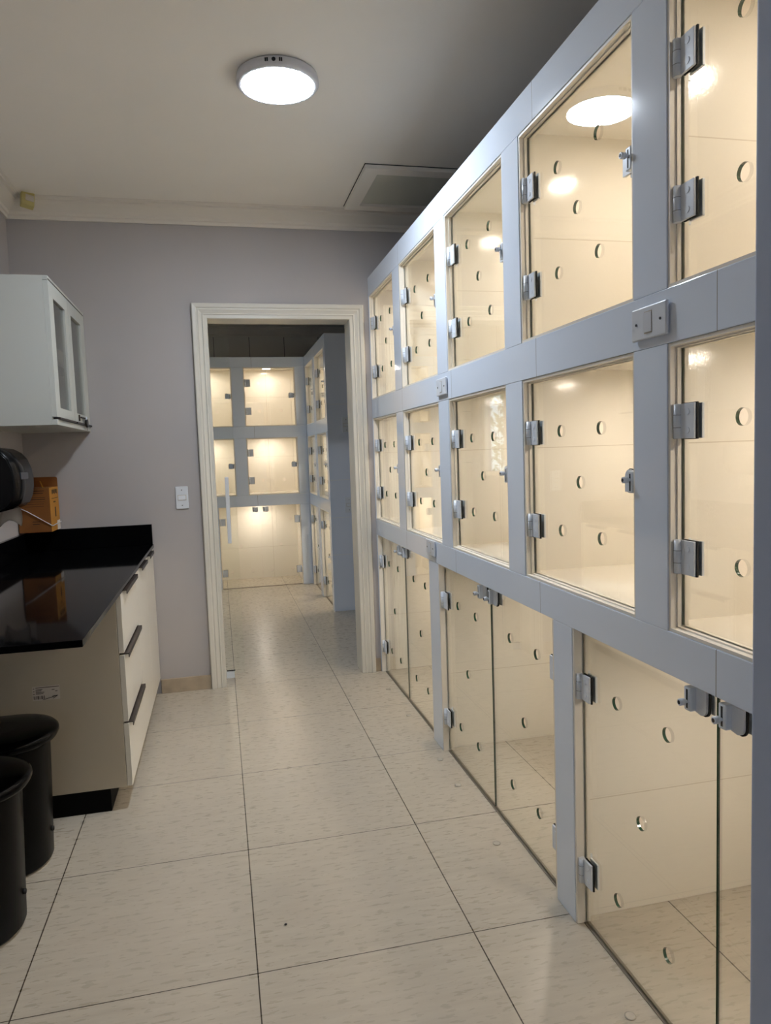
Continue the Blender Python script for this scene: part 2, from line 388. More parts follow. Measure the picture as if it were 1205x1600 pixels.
H = thing('ceiling_hatch', 'square framed access hatch in the ceiling above the cages', 'hatch', (1.10, 3.88, CEIL))
bm = nb()
hx0, hx1, hy0, hy1 = -0.325, 0.325, -0.31, 0.30
def ring_xy(bm, x0, x1, y0, y1, w, z0, z1, mi=0):
    o = [(x0, y0), (x1, y0), (x1, y1), (x0, y1)]; i = [(x0+w, y0+w), (x1-w, y0+w), (x1-w, y1-w), (x0+w, y1-w)]
    vo = [[bm.verts.new((*p, z)) for p in o] for z in (z0, z1)]; vi = [[bm.verts.new((*p, z)) for p in i] for z in (z0, z1)]
    for k in range(4):
        j = (k+1) % 4
        for f in ((vo[0][k], vo[0][j], vi[0][j], vi[0][k]), (vo[1][k], vi[1][k], vi[1][j], vo[1][j]), (vo[0][k], vo[1][k], vo[1][j], vo[0][j]), (vi[0][k], vi[0][j], vi[1][j], vi[1][k])):
            bm.faces.new(f).material_index = mi
ring_xy(bm, hx0, hx1, hy0, hy1, 0.075, -0.022, -0.0035)
obj('hatch_frame', bm, M['ceiling'], H)
bm = nb(); box(bm, hx0+0.078, hx1-0.078, hy0+0.078, hy1-0.078, -0.008, -0.0035); obj('hatch_panel', bm, M['hatch'], H)
bm = nb(); box(bm, hx0-0.003, hx1+0.003, hy0-0.003, hy1+0.003, -0.0032, -0.0004); obj('hatch_gap_shade', bm, M['dark_hole'], H)  # dark plate, its rim paints the shaded gap round the frame

sn = thing('motion_sensor', 'yellowed box-shaped motion sensor in the crown corner over the upper cabinet', 'motion sensor', (-0.893, 4.185, 2.722))
bm = nb(); box(bm, -0.032, 0.032, -0.018, 0.018, -0.046, 0.046, bev=0.005)
sb = obj('housing', bm, M['sensor'], sn, rot=(math.radians(-22), math.radians(9), math.radians(24)))
bm = nb(); box(bm, -0.012, 0.027, -0.0215, -0.0185, -0.022, 0.016, bev=0.001); o = obj('lens', bm, M['sensor_lens'], sb)
bm = nb(); tube(bm, [(0, 0.016, 0.0), (-0.01, 0.05, 0.0), (-0.035, 0.062, -0.002)], 0.014, 12); o = obj('bracket', bm, M['white_plastic'], sn)

# ------------------------------------------------------------------ switch plates
def switch_mesh():
    bm = nb(); box(bm, -0.035, 0.035, -0.008, 0, -0.064, 0.064, bev=0.003); plate = mesh('plate', bm, M['white_plastic'])
    bm = nb(); prism(bm, [(-0.0122, -0.0125), (-0.0080, -0.0125), (-0.0080, 0.0125), (-0.0095, 0.0125)], 'x', -0.021, 0.021)
    rock = mesh('rocker', bm, M['white_plastic'])
    bm = nb()
    cyl(bm, (0, -0.0078, 0), 0.003, 0.0016, '-y', 12); screw = mesh('screw', bm, M['dark_hole'])
    bm = nb(); box(bm, -0.0235, 0.0235, -0.0082, -0.0078, -0.015, 0.015); rec = mesh('rocker_surround', bm, M['lam_side'])
    return plate, rock, screw, rec
SW = switch_mesh()
def switch(label, loc, rot, sc=1.0):
    t = thing('light_switch', label, 'light switch', loc, 0, 'white light switches'); t.rotation_euler = rot; t.scale = (sc, sc, sc)
    put('plate', SW[0], t); put('rocker_surround', SW[3], t); put('rocker', SW[1], t)
    for z in (-0.044, 0.044): put('screw', SW[2], t, (0, 0, z))
    return t
switch('white light switch on the grey wall left of the doorway', (-0.211, YB-0.0005, 1.132), (0, 0, 0))
# plates turned on their side on the cage surround (plate normal towards -x)
RS = (0, PI/2, -PI/2)
switch('white light switch on the upper rail, between the two nearest cage columns', (0.9205, 1.407, 1.609), RS, 1.0)
switch('white light switch on the upper rail, farther along between second and third columns', (0.9205, 2.887, 1.612), RS, 1.0)
switch('white light switch on the lower rail above the far floor-level cages', (0.9205, 3.116, 0.915), RS, 1.0)
switch('white light switch high on the tiled pillar beyond the doorway', (1.075, 6.0885, 1.595), (0, 0, 0))
switch('white light switch low on the tiled pillar beyond the doorway', (1.075, 6.0885, 0.915), (0, 0, 0))

# ------------------------------------------------------------------ cage hardware (shared meshes); local: face plane x=0, depth +x, y along the bank
GX0, GX1 = 0.027, 0.035          # glass faces
def hinge_mesh():
    bm = nb()
    cyl(bm, (0.015, 0.004, -0.036), 0.0088, 0.072, 'z', 20, bev=0.0008)
    box(bm, 0.0165, 0.0222, -0.046, -0.002, -0.036, 0.036, bev=0.0010)      # clamp plate over the glass
    box(bm, 0.0120, 0.052, 0.0115, 0.0150, -0.036, 0.036)                   # leaf on the jamb
    cyl(bm, (0.0168, -0.026, 0.019), 0.0065, 0.0014, '-x', 20); cyl(bm, (0.0168, -0.026, -0.019), 0.0065, 0.0014, '-x', 20)
    cyl(bm, (0.015, 0.004, -0.0135), 0.0089, 0.0008, 'z', 20, mi=1); cyl(bm, (0.015, 0.004, 0.0125), 0.0089, 0.0008, 'z', 20, mi=1)
    box(bm, 0.0223, 0.0264, -0.0485, -0.006, -0.0375, 0.0375, mi=1)          # gasket
    box(bm, 0.0358, 0.042, -0.046, -0.006, -0.036, 0.036, bev=0.0012)        # inner plate
    return mesh('hinge', bm, [M['steel'], M['rubber']])
HINGE = hinge_mesh()
def latch_mesh():
    bm = nb()
    # plate with a rounded lower end, gasket behind, bolt housing with slot and knob
    out = [(-0.040, 0.024), (-0.006, 0.024), (-0.006, -0.026)] + [(-0.023-0.017*math.sin(a), -0.012-0.017*math.cos(a)) for a in [PI*k/12 for k in range(0, 7)]]
    prism(bm, out, 'x', 0.0165, 0.022); prism(bm, [(y-0.003 if y < -0.02 else y, z-0.002) for y, z in out], 'x', 0.0222, 0.0264, mi=1)
    box(bm, 0.003, 0.022, -0.008, 0.014, -0.026, 0.025, bev=0.003)
    box(bm, 0.0024, 0.004, 0.0005, 0.0055, -0.020, 0.020, mi=2)
    cyl(bm, (0.0026, 0.003, -0.006), 0.0036, 0.006, '-x', 14); cyl(bm, (-0.003, 0.003, -0.006), 0.0074, 0.013, '-x', 18, bev=0.001)
    cyl(bm, (-0.0159, 0.003, -0.006), 0.0042, 0.0006, '-x', 12, mi=2)
    box(bm, 0.0356, 0.041, -0.040, -0.004, -0.026, 0.024, bev=0.001)
    return mesh('latch', bm, [M['steel'], M['rubber'], M['dark_hole']])
LATCH = latch_mesh()
def pane_mesh(y0, y1, z0, z1, holes, r=0.017):
    bm = nb(); es = []
    def loop(pts):
        vs = [bm.verts.new((GX0, *p)) for p in pts]
        for i in range(len(vs)): es.append(bm.edges.new((vs[i], vs[(i+1) % len(vs)])))
    loop([(y0, z0), (y1, z0), (y1, z1), (y0, z1)])
    for hy, hz in holes: loop([(hy+r*math.cos(2*PI*k/28), hz+r*math.sin(2*PI*k/28)) for k in range(28)])
    bmesh.ops.triangle_fill(bm, use_beauty=True, edges=es)
    fs = list(bm.faces)
    ex = bmesh.ops.extrude_face_region(bm, geom=fs)
    bmesh.ops.translate(bm, verts=[g for g in ex['geom'] if isinstance(g, bmesh.types.BMVert)], vec=(GX1-GX0, 0, 0))
    bmesh.ops.recalc_face_normals(bm, faces=bm.faces)
    for f in bm.faces:
        if abs(f.normal.x) < 0.5: f.material_index = 1
    return mesh('glass_door', bm, [M['glass'], M['glass_edge']])
def lining_mesh(y0, y1, z0, z1, depth, floor=True, x0=0.045):
    bm = nb(); t = 0.010
    if floor: inner = [(y0, z0), (y1, z0), (y1, z1), (y0, z1)]
    fs = box(bm, x0, depth, y0, y1, z0, z1)
    kill = [fs[0]] + ([] if floor else [fs[4]])      # front open; floor-level cages stand on the room floor
    bmesh.ops.delete(bm, geom=kill, context='FACES')
    bmesh.ops.recalc_face_normals(bm, faces=bm.faces)
    # shell: keep the inner faces where they are and thicken outwards
    c = Vector(((x0+depth)/2, (y0+y1)/2, (z0+z1)/2))
    for f in bm.faces:
        if (f.calc_center_median()-c).dot(f.normal) > 0: f.normal_flip()
    bmesh.ops.solidify(bm, geom=list(bm.faces), thickness=t)
    return mesh('lining', bm, M['cage_tile'])
def ring_yz(bm, y0, y1, z0, z1, w, x0, x1, sides=4):
    o = [(y0, z0), (y1, z0), (y1, z1), (y0, z1)]; i = [(y0+w, z0+w), (y1-w, z0+w), (y1-w, z1-w), (y0+w, z1-w)]
    vo = [[bm.verts.new((x, *p)) for p in o] for x in (x0, x1)]; vi = [[bm.verts.new((x, *p)) for p in i] for x in (x0, x1)]
    for k in range(4):
        j = (k+1) % 4
        for f in ((vo[0][k], vo[0][j], vi[0][j], vi[0][k]), (vo[1][k], vi[1][k], vi[1][j], vo[1][j]), (vo[0][k], vo[1][k], vo[1][j], vo[0][j]), (vi[0][k], vi[0][j], vi[1][j], vi[1][k])):
            bm.faces.new(f)
bm = nb(); lathe(bm, [(0, -0.0005), (0.050, -0.0005), (0.052, -0.004), (0.048, -0.010), (0.040, -0.011), (0.040, -0.006), (0, -0.006)], 32); LAMP_RIM = mesh('rim', bm, M['lamp_body'])

DISCS = {}
for key_ in ('cage_glow', 'low_glow', 'far_glow', 'far_low_glow'):
    bm = nb(); lathe(bm, [(0, -0.0065), (0.0395, -0.0065), (0.0395, -0.0095), (0, -0.0105)], 32); DISCS[key_] = mesh('diffuser', bm, M[key_])
def upper_cage(bank, y0, y1, z0, z1, label, lamp_label, group, side=(0.05, 0.05), depth=0.66):
    """one compartment behind a single hinged glass door; bank = (origin, rotz)"""
    (ox, oy), rz = bank; yc = (y0+y1)/2
    R = Matrix.Rotation(rz, 3, 'Z'); loc = Vector((ox, oy, 0)) + R @ Vector((0, yc, 0))
    t = thing('pet_cage', label, 'cage', (loc.x, loc.y, z0), rz, group)
    a, b, h = y0-yc, y1-yc, z1-z0
    put('lining', lining_mesh(a-side[0], b+side[1], 0.004, h+0.035, depth), t)
    bm = nb(); ring_yz(bm, a+0.0005, b-0.0005, 0.0005, h-0.0005, 0.007, 0.003, 0.0175); ring_yz(bm, a+0.0005, b-0.0005, 0.0005, h-0.0005, 0.0105, 0.0175, 0.0438)
    tr = obj('trim', bm, M['cage_trim'], t); tr['label'] = 'cream painted bead round the opening'
    hz = h/2
    holes = [(s*0.11, hz+q*0.142) for s in (-1, 1) for q in (-1, 1)] + [(0, hz)]
    d = put('glass_door', pane_mesh(a+0.012, b-0.012, 0.012, h-0.012, holes), t)
    for q in (-1, 1): put('hinge', HINGE, d, (0, b-0.019, hz+q*0.142))
    put('latch', LATCH, d, (0, a+0.026, hz+0.01), (PI, 0, 0))
    lc = thing('cage_lamp', lamp_label, 'downlight', (*(Vector((ox, oy, 0)) + R @ Vector((0.36, yc, 0))).xy, z1+0.034), rz, 'downlights inside the cages')
    put('rim', LAMP_RIM, lc); put('diffuser', DISCS['cage_glow' if bank is B1 else 'far_glow'], lc)
    return t
def lower_cage(bank, y0, y1, z1, label, lamp_label, group, leaves=2, side=(0.015, 0.015), depth=0.66):
    (ox, oy), rz = bank; yc = (y0+y1)/2
    R = Matrix.Rotation(rz, 3, 'Z'); loc = Vector((ox, oy, 0)) + R @ Vector((0, yc, 0))
    t = thing('floor_cage', label, 'cage', (loc.x, loc.y, 0), rz, group)
    a, b = y0-yc, y1-yc
    put('lining', lining_mesh(a-side[0], b+side[1], 0.001, z1+0.02, depth, floor=False), t)
    for p, q in ((b-0.009, b-0.0005), (a+0.0005, a+0.009)):
        bm = nb(); box(bm, 0.002, 0.044, p, q, 0.001, z1-0.001); obj('trim', bm, M['cage_trim'], t)
    bm = nb(); box(bm, 0.022, 0.040, a+0.010, b-0.010, 0.0003, 0.003); obj('floor_strip', bm, M['strip'], t)
    g0, g1, zb, zt_ = a+0.012, b-0.012, 0.008, z1-0.006
    if leaves == 2:
        for s, (p, q) in ((1, (0.003, g1)), (-1, (g0, -0.003))):
            c = (p+q)/2; zc = 0.434
            holes = [(c+k*0.107, zc+j*0.262) for k in (-1, 1) for j in (-1, 1)] + [(c, zc)]
            d = put('glass_door', pane_mesh(p, q, zb, zt_, holes), t)
            for z in (0.692, 0.162): put('hinge', HINGE, d, (0, (q-0.004) if s > 0 else (p+0.004), z), (0, 0, 0) if s > 0 else (PI, 0, 0))
            put('latch', LATCH, d, (0, 0.062 if s > 0 else -0.045, z1-0.034))
    else:
        zc = 0.434
        holes = [(k*0.107, zc+j*0.262) for k in (-1, 1) for j in (-1, 1)] + [(0, zc)]
        d = put('glass_door', pane_mesh(g0, g1, zb, zt_, holes), t)
        for z in (0.692, 0.162): put('hinge', HINGE, d, (0, g1-0.004, z))
        put('latch', LATCH, d, (0, g0+0.022, 0.45), (PI, 0, 0))
    lc = thing('cage_lamp', lamp_label, 'downlight', (*(Vector((ox, oy, 0)) + R @ Vector((0.34, yc, 0))).xy, z1+0.019), rz, 'downlights inside the cages')
    put('rim', LAMP_RIM, lc); put('diffuser', DISCS['low_glow' if bank is B1 else 'far_low_glow'], lc)
    return t
def surround(bank, ya, yb, zs, cols, lows, label, end=None, top_depth=0.69):
    """tiled rails and posts round the openings; zs = zt, z1, z2, z3, z4, z5"""
    (ox, oy), rz = bank; zt, z1, z2, z3, z4, z5 = zs
    t = thing('cage_surround', label, 'tiled surround', (ox, oy, 0), rz)
    TH = 0.044
    for (p, q) in ((z1, zt), (z3, z2), (z5, z4)):
        bm = nb(); box(bm, 0, TH, ya, yb, p, q, bev=0.0015); obj('rail', bm, M['fascia'], t)
    def posts(ops, p, q):
        e = [ya]
        for o in sorted(ops): e += list(o)
        e += [yb]
        for k in range(0, len(e), 2):
            if e[k+1]-e[k] > 0.004:
                bm = nb(); box(bm, 0.0003, TH, e[k], e[k+1], p+0.0006, q-0.0006, bev=0.001); obj('post', bm, M['fascia'], t)
    posts(cols, z2, z1); posts(cols, z4, z3); posts(lows, 0, z5)
    bm = nb(); box(bm, TH+0.001, top_depth, ya+0.001, yb-0.001, zt-0.025, zt, bev=0.001); obj('top_panel', bm, M['low_bounce_top'], t)
    if end is not None:
        bm = nb(); box(bm, 0.0, top_depth, ya-0.013, ya-0.0005, 0.0, zt, bev=0.001); obj('end_panel', bm, M['fascia_end'], t)
    return t

# ------------------------------------------------------------------ the bank of cages along the right
ZS = (2.387, 2.280, 1.668, 1.556, 0.947, 0.852)
COLS = [(0.756, 1.356), (1.480, 2.096), (2.224, 2.824), (2.961, 3.571), (3.705, 4.294)]
LOWS = [(0.665, 1.793), (1.906, 3.037), (3.175, 4.287)]
B1 = ((0.923, 0.0), 0.0)
surround(B1, 0.651, YB-0.0015, ZS, COLS, LOWS, 'pale glazed tile surround framing the long bank of glass-fronted cages on the right')
words = ['nearest the camera', 'second from the camera', 'third from the camera', 'second from the doorway wall', 'touching the doorway wall']
for k, (a, b) in enumerate(COLS):
    sd = (0.055 if k else 0.05, 0.0085 if k == 4 else 0.055)
    w1 = words[k] if k != 1 else 'ceiling lamp mirrored in its glass'
    w2 = words[k] if k != 1 else 'below the one mirroring the lamp'
    upper_cage(B1, a, b, ZS[2], ZS[1], 'lit upper-row glass-door cage in the right bank, ' + w1, 'warm downlight inside the upper-row right cage ' + words[k].rstrip(', '), 'upper row of glass-door cages', sd)
    upper_cage(B1, a, b, ZS[4], ZS[3], 'lit middle-row glass-door cage in the right bank, ' + w2, 'warm downlight inside the middle-row right cage ' + words[k].rstrip(', '), 'middle row of glass-door cages', sd)
for k, (a, b) in enumerate(LOWS):
    w = ['nearest the camera at bottom right', 'middle one of the three', 'farthest, beside the doorway casing'][k]
    lower_cage(B1, a, b, ZS[5], 'two-door floor-level glass cage on the right, ' + w, 'warm downlight inside the floor-level right cage, ' + w, 'floor-level two-door cages', side=(0.013, 0.013))

# ------------------------------------------------------------------ cages in the room beyond the doorway
ZF = (2.360, 2.258, 1.660, 1.543, 0.957, 0.845)
B2 = ((0.915, 0.0), 0.0)
CR = [(6.19, 6.77), (6.91, 7.49)]
surround(B2, 6.102, 7.538, ZF, CR, CR, 'tiled cage surround beyond the doorway, ending in a blue-grey pillar', end=True)
for k, (a, b) in enumerate(CR):
    w = ['beside the blue-grey pillar', 'in the inner corner'][k]
    upper_cage(B2, a, b, ZF[2], ZF[1], 'upper cage on the right beyond the doorway, ' + w, 'warm downlight in upper right cage beyond the doorway, ' + w, 'right-hand cages beyond the doorway')
    upper_cage(B2, a, b, ZF[4], ZF[3], 'middle-height cage on the right beyond the doorway, ' + w, 'warm downlight in middle right cage beyond the doorway, ' + w, 'right-hand cages beyond the doorway')
    lower_cage(B2, a, b, ZF[5], 'floor-level cage on the right beyond the doorway, ' + w, 'warm downlight in floor-level right cage beyond the doorway, ' + w, 'right-hand cages beyond the doorway', leaves=1)
B3 = ((0.0, 7.54), PI/2)          # local y = -world x
CF = [(-0.815, -0.293), (-0.174, 0.350)]
LF = [(-0.816, 0.020), (0.140, 0.350)]
surround(B3, -0.914, 0.470, ZF, CF, LF, 'tiled surround of the far cages facing the doorway', top_depth=0.60)
for k, (a, b) in enumerate(CF):
    w = ['right column', 'left column behind the sliding door'][k]
    upper_cage(B3, a, b, ZF[2], ZF[1], 'upper far cage seen through the doorway, ' + w, 'warm downlight in upper far cage, ' + w, 'far cages facing the doorway', depth=0.58)
    upper_cage(B3, a, b, ZF[4], ZF[3], 'middle far cage seen through the doorway, ' + w, 'warm downlight in middle far cage, ' + w, 'far cages facing the doorway', depth=0.58)
for k, (a, b) in enumerate(LF):
    w = ['the wide two-door one', 'the narrow one at the left end'][k]
    lower_cage(B3, a, b, ZF[5], 'floor-level far cage beyond the doorway, ' + w, 'warm downlight in floor-level far cage, ' + w, 'far cages facing the doorway', leaves=2-k, depth=0.58)

# ------------------------------------------------------------------ left side: worktop, base cabinet, wall cabinet
wt = thing('worktop', 'black polished granite worktop with upstand along the left and back walls', 'worktop', (-0.7, 3.2, 0.854))
bm = nb(); box(bm, XL+0.002, -0.381, 2.056, YB-0.002, 0.854, 0.874, bev=0.002)
o = obj('slab', bm, M['granite'], wt, (0.7, -3.2, -0.854))
bm = nb(); box(bm, XL+0.002, -0.385, YB-0.022, YB-0.002, 0.8745, 0.989, bev=0.0015); obj('upstand', bm, M['granite'], wt, (0.7, -3.2, -0.854))
bm = nb(); box(bm, XL+0.002, XL+0.022, 2.06, YB-0.0225, 0.8745, 0.987, bev=0.0015); obj('upstand', bm, M['granite'], wt, (0.7, -3.2, -0.854))

bc = thing('base_cabinet', 'white base cabinet with drawers and dark handles under the black worktop', 'cabinet', (-0.7, 3.6, 0))
off = (0.7, -3.6, 0)
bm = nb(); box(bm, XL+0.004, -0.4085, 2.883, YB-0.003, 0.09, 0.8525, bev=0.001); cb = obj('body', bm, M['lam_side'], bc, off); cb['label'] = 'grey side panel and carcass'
bm = nb(); box(bm, XL+0.03, -0.470, 2.886, YB-0.004, 0.0, 0.0895); pl = obj('plinth', bm, M['plinth'], bc, off); pl['label'] = 'black recessed plinth'
def handle(parent, y0, y1, z, o):
    bm = nb()
    # folded strip hooked over the top edge of the front
    prism(bm, [(-0.4065, z), (-0.372, z), (-0.372, z-0.016), (-0.3745, z-0.016), (-0.3745, z-0.003), (-0.4065, z-0.003)], 'y', y0, y1)
    h = obj('handle', bm, M['bronze'], parent, o); h['label'] = 'dark bronze strip handle'
def front(name, y0, y1, z0, z1, hy0, hy1):
    bm = nb(); box(bm, -0.4070, -0.388, y0, y1, z0, z1, bev=0.0012)
    f = obj(name, bm, M['lam'], bc, off); handle(f, hy0, hy1, z1+0.0035, (0, 0, 0)); return f
front('drawer', 2.885, 3.402, 0.618, 0.846, 2.955, 3.36)
front('drawer', 2.885, 3.402, 0.348, 0.608, 2.90, 3.385)
front('drawer', 2.885, 3.402, 0.092, 0.338, 2.90, 3.385)
front('door', 3.406, 3.852, 0.092, 0.846, 3.56, 3.83)
front('door', 3.856, 4.298, 0.092, 0.846, 3.975, 4.20)

lb = thing('paper_label', 'white paper label with barcode and arrow on the base cabinet side', 'label', (-0.674, 2.8824, 0.494))
bm = nb(); box(bm, -0.048, 0.048, -0.0006, 0, -0.028, 0.026); obj('sheet', bm, mat('label_paper', (205, 198, 190), 0.6), lb)
LI = mat('label_ink', (96, 88, 84), 0.7)
bm = nb()
for k in range(9):
    w = random.choice((0.0012, 0.002, 0.003)); x = -0.044+k*0.0045; box(bm, x, x+w, -0.0009, -0.0007, -0.023, -0.010)
obj('barcode', bm, M['ink'], lb)
bm = nb()
for (x0, x1, z) in ((-0.036, 0.046, 0.021), (-0.036, -0.012, 0.014), (-0.036, -0.016, 0.009), (-0.036, -0.006, 0.003), (-0.036, -0.010, -0.002), (-0.045, -0.040, 0.018), (-0.045, -0.040, 0.008), (-0.045, -0.040, -0.002), (0.02, 0.030, 0.010), (0.032, 0.040, 0.004)):
    box(bm, x0, x1, -0.0009, -0.0007, z-0.0014, z+0.0014)
obj('print', bm, LI, lb)
bm = nb(); tube(bm, [(-0.012, -0.001, -0.026), (0.01, -0.001, -0.021), (0.040, -0.001, -0.013)], 0.0011, 6)
tube(bm, [(0.040, -0.001, -0.013), (0.022, -0.001, -0.015), (0.024, -0.001, -0.024), (0.040, -0.001, -0.013)], 0.0011, 6)
obj('arrow', bm, M['ink'], lb)

K = YB/3.643*0.9993                                                # the cabinet ends against the back wall
def kx(x): return K*x
def kz(z): return CAM_H+K*(z-CAM_H)
def kbox(bm, x0, x1, y0, y1, z0, z1, **k): box(bm, K*x0, K*x1, K*y0, K*y1, kz(z0), kz(z1), **k)
uc = thing('wall_cabinet', 'white wall cabinet with two glazed doors in the left corner', 'cabinet', (-0.85, 3.87, kz(1.495)))
off = (0.85, -3.87, -kz(1.495))
X0, X1, Y0, Y1, Z0, Z1 = XL+0.003, K*-0.592, K*2.916, K*3.643, kz(1.495), kz(2.040)
bm = nb(); t_ = 0.016
fs = box(bm, X0, X1, Y0, Y1, Z0, Z1); bmesh.ops.delete(bm, geom=[fs[1]], context='FACES')
bmesh.ops.recalc_face_normals(bm, faces=bm.faces)
cc = Vector(((X0+X1)/2, (Y0+Y1)/2, (Z0+Z1)/2))
for f in bm.faces:
    if (f.calc_center_median()-cc).dot(f.normal) < 0: f.normal_flip()
bmesh.ops.solidify(bm, geom=list(bm.faces), thickness=t_)
obj('carcass', bm, M['lam_upper'], uc, off)
bm = nb(); box(bm, X0+0.02, X1-0.03, Y0+0.0175, Y1-0.0175, kz(1.752), kz(1.766)); obj('shelf', bm, M['lam_upper'], uc, off)
bm = nb(); box(bm, X1+0.0003, K*-0.574, Y0, Y1, kz(2.0315), Z1, bev=0.001); obj('top_rail', bm, M['lam_upper'], uc, off)
bm = nb(); box(bm, X1+0.0003, K*-0.5755, Y0+0.004, Y1, kz(2.0257), kz(2.0313)); obj('painted_gap_shade', bm, M['dark_hole'], uc, off)  # dark strip painting in the shade of the gap above the doors
bm = nb(); box(bm, X1+0.0003, K*-0.574, Y0, Y0+0.0035, kz(2.0256), kz(2.0314)); obj('gap_end_cap', bm, M['lam_upper'], uc, off)
for (a, b, p, q) in ((2.918, 3.268, 2.992, 3.206), (3.271, 3.642, 3.328, 3.548)):
    bm = nb(); A = (-0.5915, -0.574)
    # frame ring: stiles and rails as one piece
    o4 = [(K*a, kz(1.525)), (K*b, kz(1.525)), (K*b, kz(2.0255)), (K*a, kz(2.0255))]; i4 = [(K*p, kz(1.562)), (K*q, kz(1.562)), (K*q, kz(1.972)), (K*p, kz(1.972))]
    vo = [[bm.verts.new((K*x, *pp)) for pp in o4] for x in A]; vi = [[bm.verts.new((K*x, *pp)) for pp in i4] for x in A]
    for k in range(4):
        j = (k+1) % 4
        for f in ((vo[0][k], vo[0][j], vi[0][j], vi[0][k]), (vo[1][k], vi[1][k], vi[1][j], vo[1][j]), (vo[0][k], vo[1][k], vo[1][j], vo[0][j]), (vi[0][k], vi[0][j], vi[1][j], vi[1][k])): bm.faces.new(f)
    dr = obj('door', bm, M['lam_upper'], uc, off)
    bm = nb(); kbox(bm, -0.586, -0.582, p, q, 1.562, 1.972); g = obj('pane', bm, M['cab_glass'], dr); g['label'] = 'smoked glass pane'
    bm = nb(); y0_, y1_ = (a+0.02, b-0.01) if a < 3 else (a+0.01, b)
    kbox(bm, -0.5915, -0.566, y0_, y1_, 1.5165, 1.524, bev=0.001); h = obj('handle', bm, M['bronze'], dr); h['label'] = 'dark strip handle along the lower edge'
bm = nb(); box(bm, X1+0.0003, K*-0.574, Y0, Y1, kz(1.495), kz(1.5155), bev=0.001); obj('bottom_rail', bm, M['lam_upper'], uc, off)
bm = nb(); kbox(bm, -0.5738, -0.568, 3.352, 3.362, 1.530, 1.557, bev=0.001); obj('hasp', bm, M['bronze'], uc, off)
bm = nb(); kbox(bm, -0.5738, -0.566, 3.385, 3.51, 1.545, 1.551, bev=0.001); obj('hasp', bm, M['bronze'], uc, off)
pk = thing('padlock', 'small black padlock hanging from the hasp of the wall cabinet', 'padlock', (K*-0.562, K*3.475, kz(1.524)))
bm = nb(); cyl(bm, (-0.006, 0, 0.002), 0.022, 0.012, 'x', 28, bev=0.002); obj('lock_body', bm, mat('black_lock', (12, 12, 12), 0.3), pk)
bm = nb(); tube(bm, [(0, 0.012*math.cos(a), 0.018+0.016*math.sin(a)) for a in [PI*k/10 for k in range(11)]], 0.0024, 8); obj('shackle', bm, M['steel'], pk)
bm = nb(); box(bm, -0.001, 0.001, -0.004, 0.004, -0.036, -0.0205, bev=0.0004); obj('key', bm, M['bronze'], pk)
# contents behind the panes
def carton(label, x0, x1, y0, y1, z0, z1, m, cat='box', name='small_carton'):
    t = thing(name, label, cat, (K*(x0+x1)/2, K*(y0+y1)/2, z0)); dx, dy, h = K*(x1-x0)/2, K*(y1-y0)/2, z1-z0
    bm = nb(); box(bm, -dx, dx, -dy, dy, 0, h, bev=0.002); obj('carton_body', bm, m, t)
    bm = nb(); box(bm, -dx+0.002, dx-0.002, -0.004, 0.004, h+0.0002, h+0.0008); obj('tape', bm, M['paper'], t)
carton('dusty red carton on the shelf of the wall cabinet', -0.78, -0.635, 3.06, 3.25, kz(1.7665), kz(1.885), M['red'])
carton('white carton behind the far pane of the wall cabinet', -0.78, -0.64, 3.36, 3.47, kz(1.7665), kz(1.84), M['paper'])
carton('pale carton at the bottom of the wall cabinet', -0.78, -0.64, 3.12, 3.25, Z0+0.0165, kz(1.58), M['lam_side'])

# ------------------------------------------------------------------ sharps box, towel dispenser
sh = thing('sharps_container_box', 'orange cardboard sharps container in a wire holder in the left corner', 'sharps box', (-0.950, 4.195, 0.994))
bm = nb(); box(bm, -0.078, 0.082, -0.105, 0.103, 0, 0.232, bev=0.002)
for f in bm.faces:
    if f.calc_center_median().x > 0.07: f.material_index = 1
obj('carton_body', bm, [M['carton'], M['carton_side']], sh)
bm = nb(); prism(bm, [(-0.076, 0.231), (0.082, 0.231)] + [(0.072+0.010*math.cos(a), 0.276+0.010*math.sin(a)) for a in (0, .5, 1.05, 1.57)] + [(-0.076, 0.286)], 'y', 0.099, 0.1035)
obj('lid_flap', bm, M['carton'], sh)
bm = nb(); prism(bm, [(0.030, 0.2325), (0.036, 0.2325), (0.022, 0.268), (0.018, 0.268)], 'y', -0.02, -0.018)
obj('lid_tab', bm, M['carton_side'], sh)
bm = nb()
for k, (x0, x1, z, h) in enumerate(((-0.035, 0.055, 0.216, 0.003), (-0.035, 0.050, 0.204, 0.003), (-0.030, 0.058, 0.182, 0.002), (-0.030, 0.058, 0.172, 0.003), (-0.04, 0.055, 0.160, 0.0015), (-0.045, 0.050, 0.148, 0.0015), (-0.04, 0.050, 0.136, 0.0015), (-0.01, 0.028, 0.055, 0.003), (-0.01, 0.024, 0.042, 0.003))):
    box(bm, x0, x1, -0.1058, -0.1052, z, z+h)
p = obj('print', bm, M['ink'], sh); p['label'] = 'rows of dark printing on the front'
bm = nb(); box(bm, 0.0822, 0.0828, -0.07, 0.08, 0.172, 0.175)
for k in range(5): box(bm, 0.0822, 0.0828, -0.055+k*0.026, -0.055+k*0.026+0.017, 0.196+0.004*(k % 2), 0.220)
for k in range(3): box(bm, 0.0822, 0.0828, -0.03+k*0.018, -0.018+k*0.018, 0.150, 0.158)
box(bm, 0.0822, 0.0828, -0.006, 0.016, 0.074, 0.126)
p = obj('print', bm, M['ink'], sh); p['label'] = 'dark printing on the side'
bm = nb(); box(bm, 0.0824, 0.0832, 0.03, 0.100, 0.0, 0.050); obj('sticker', bm, M['paper'], sh)
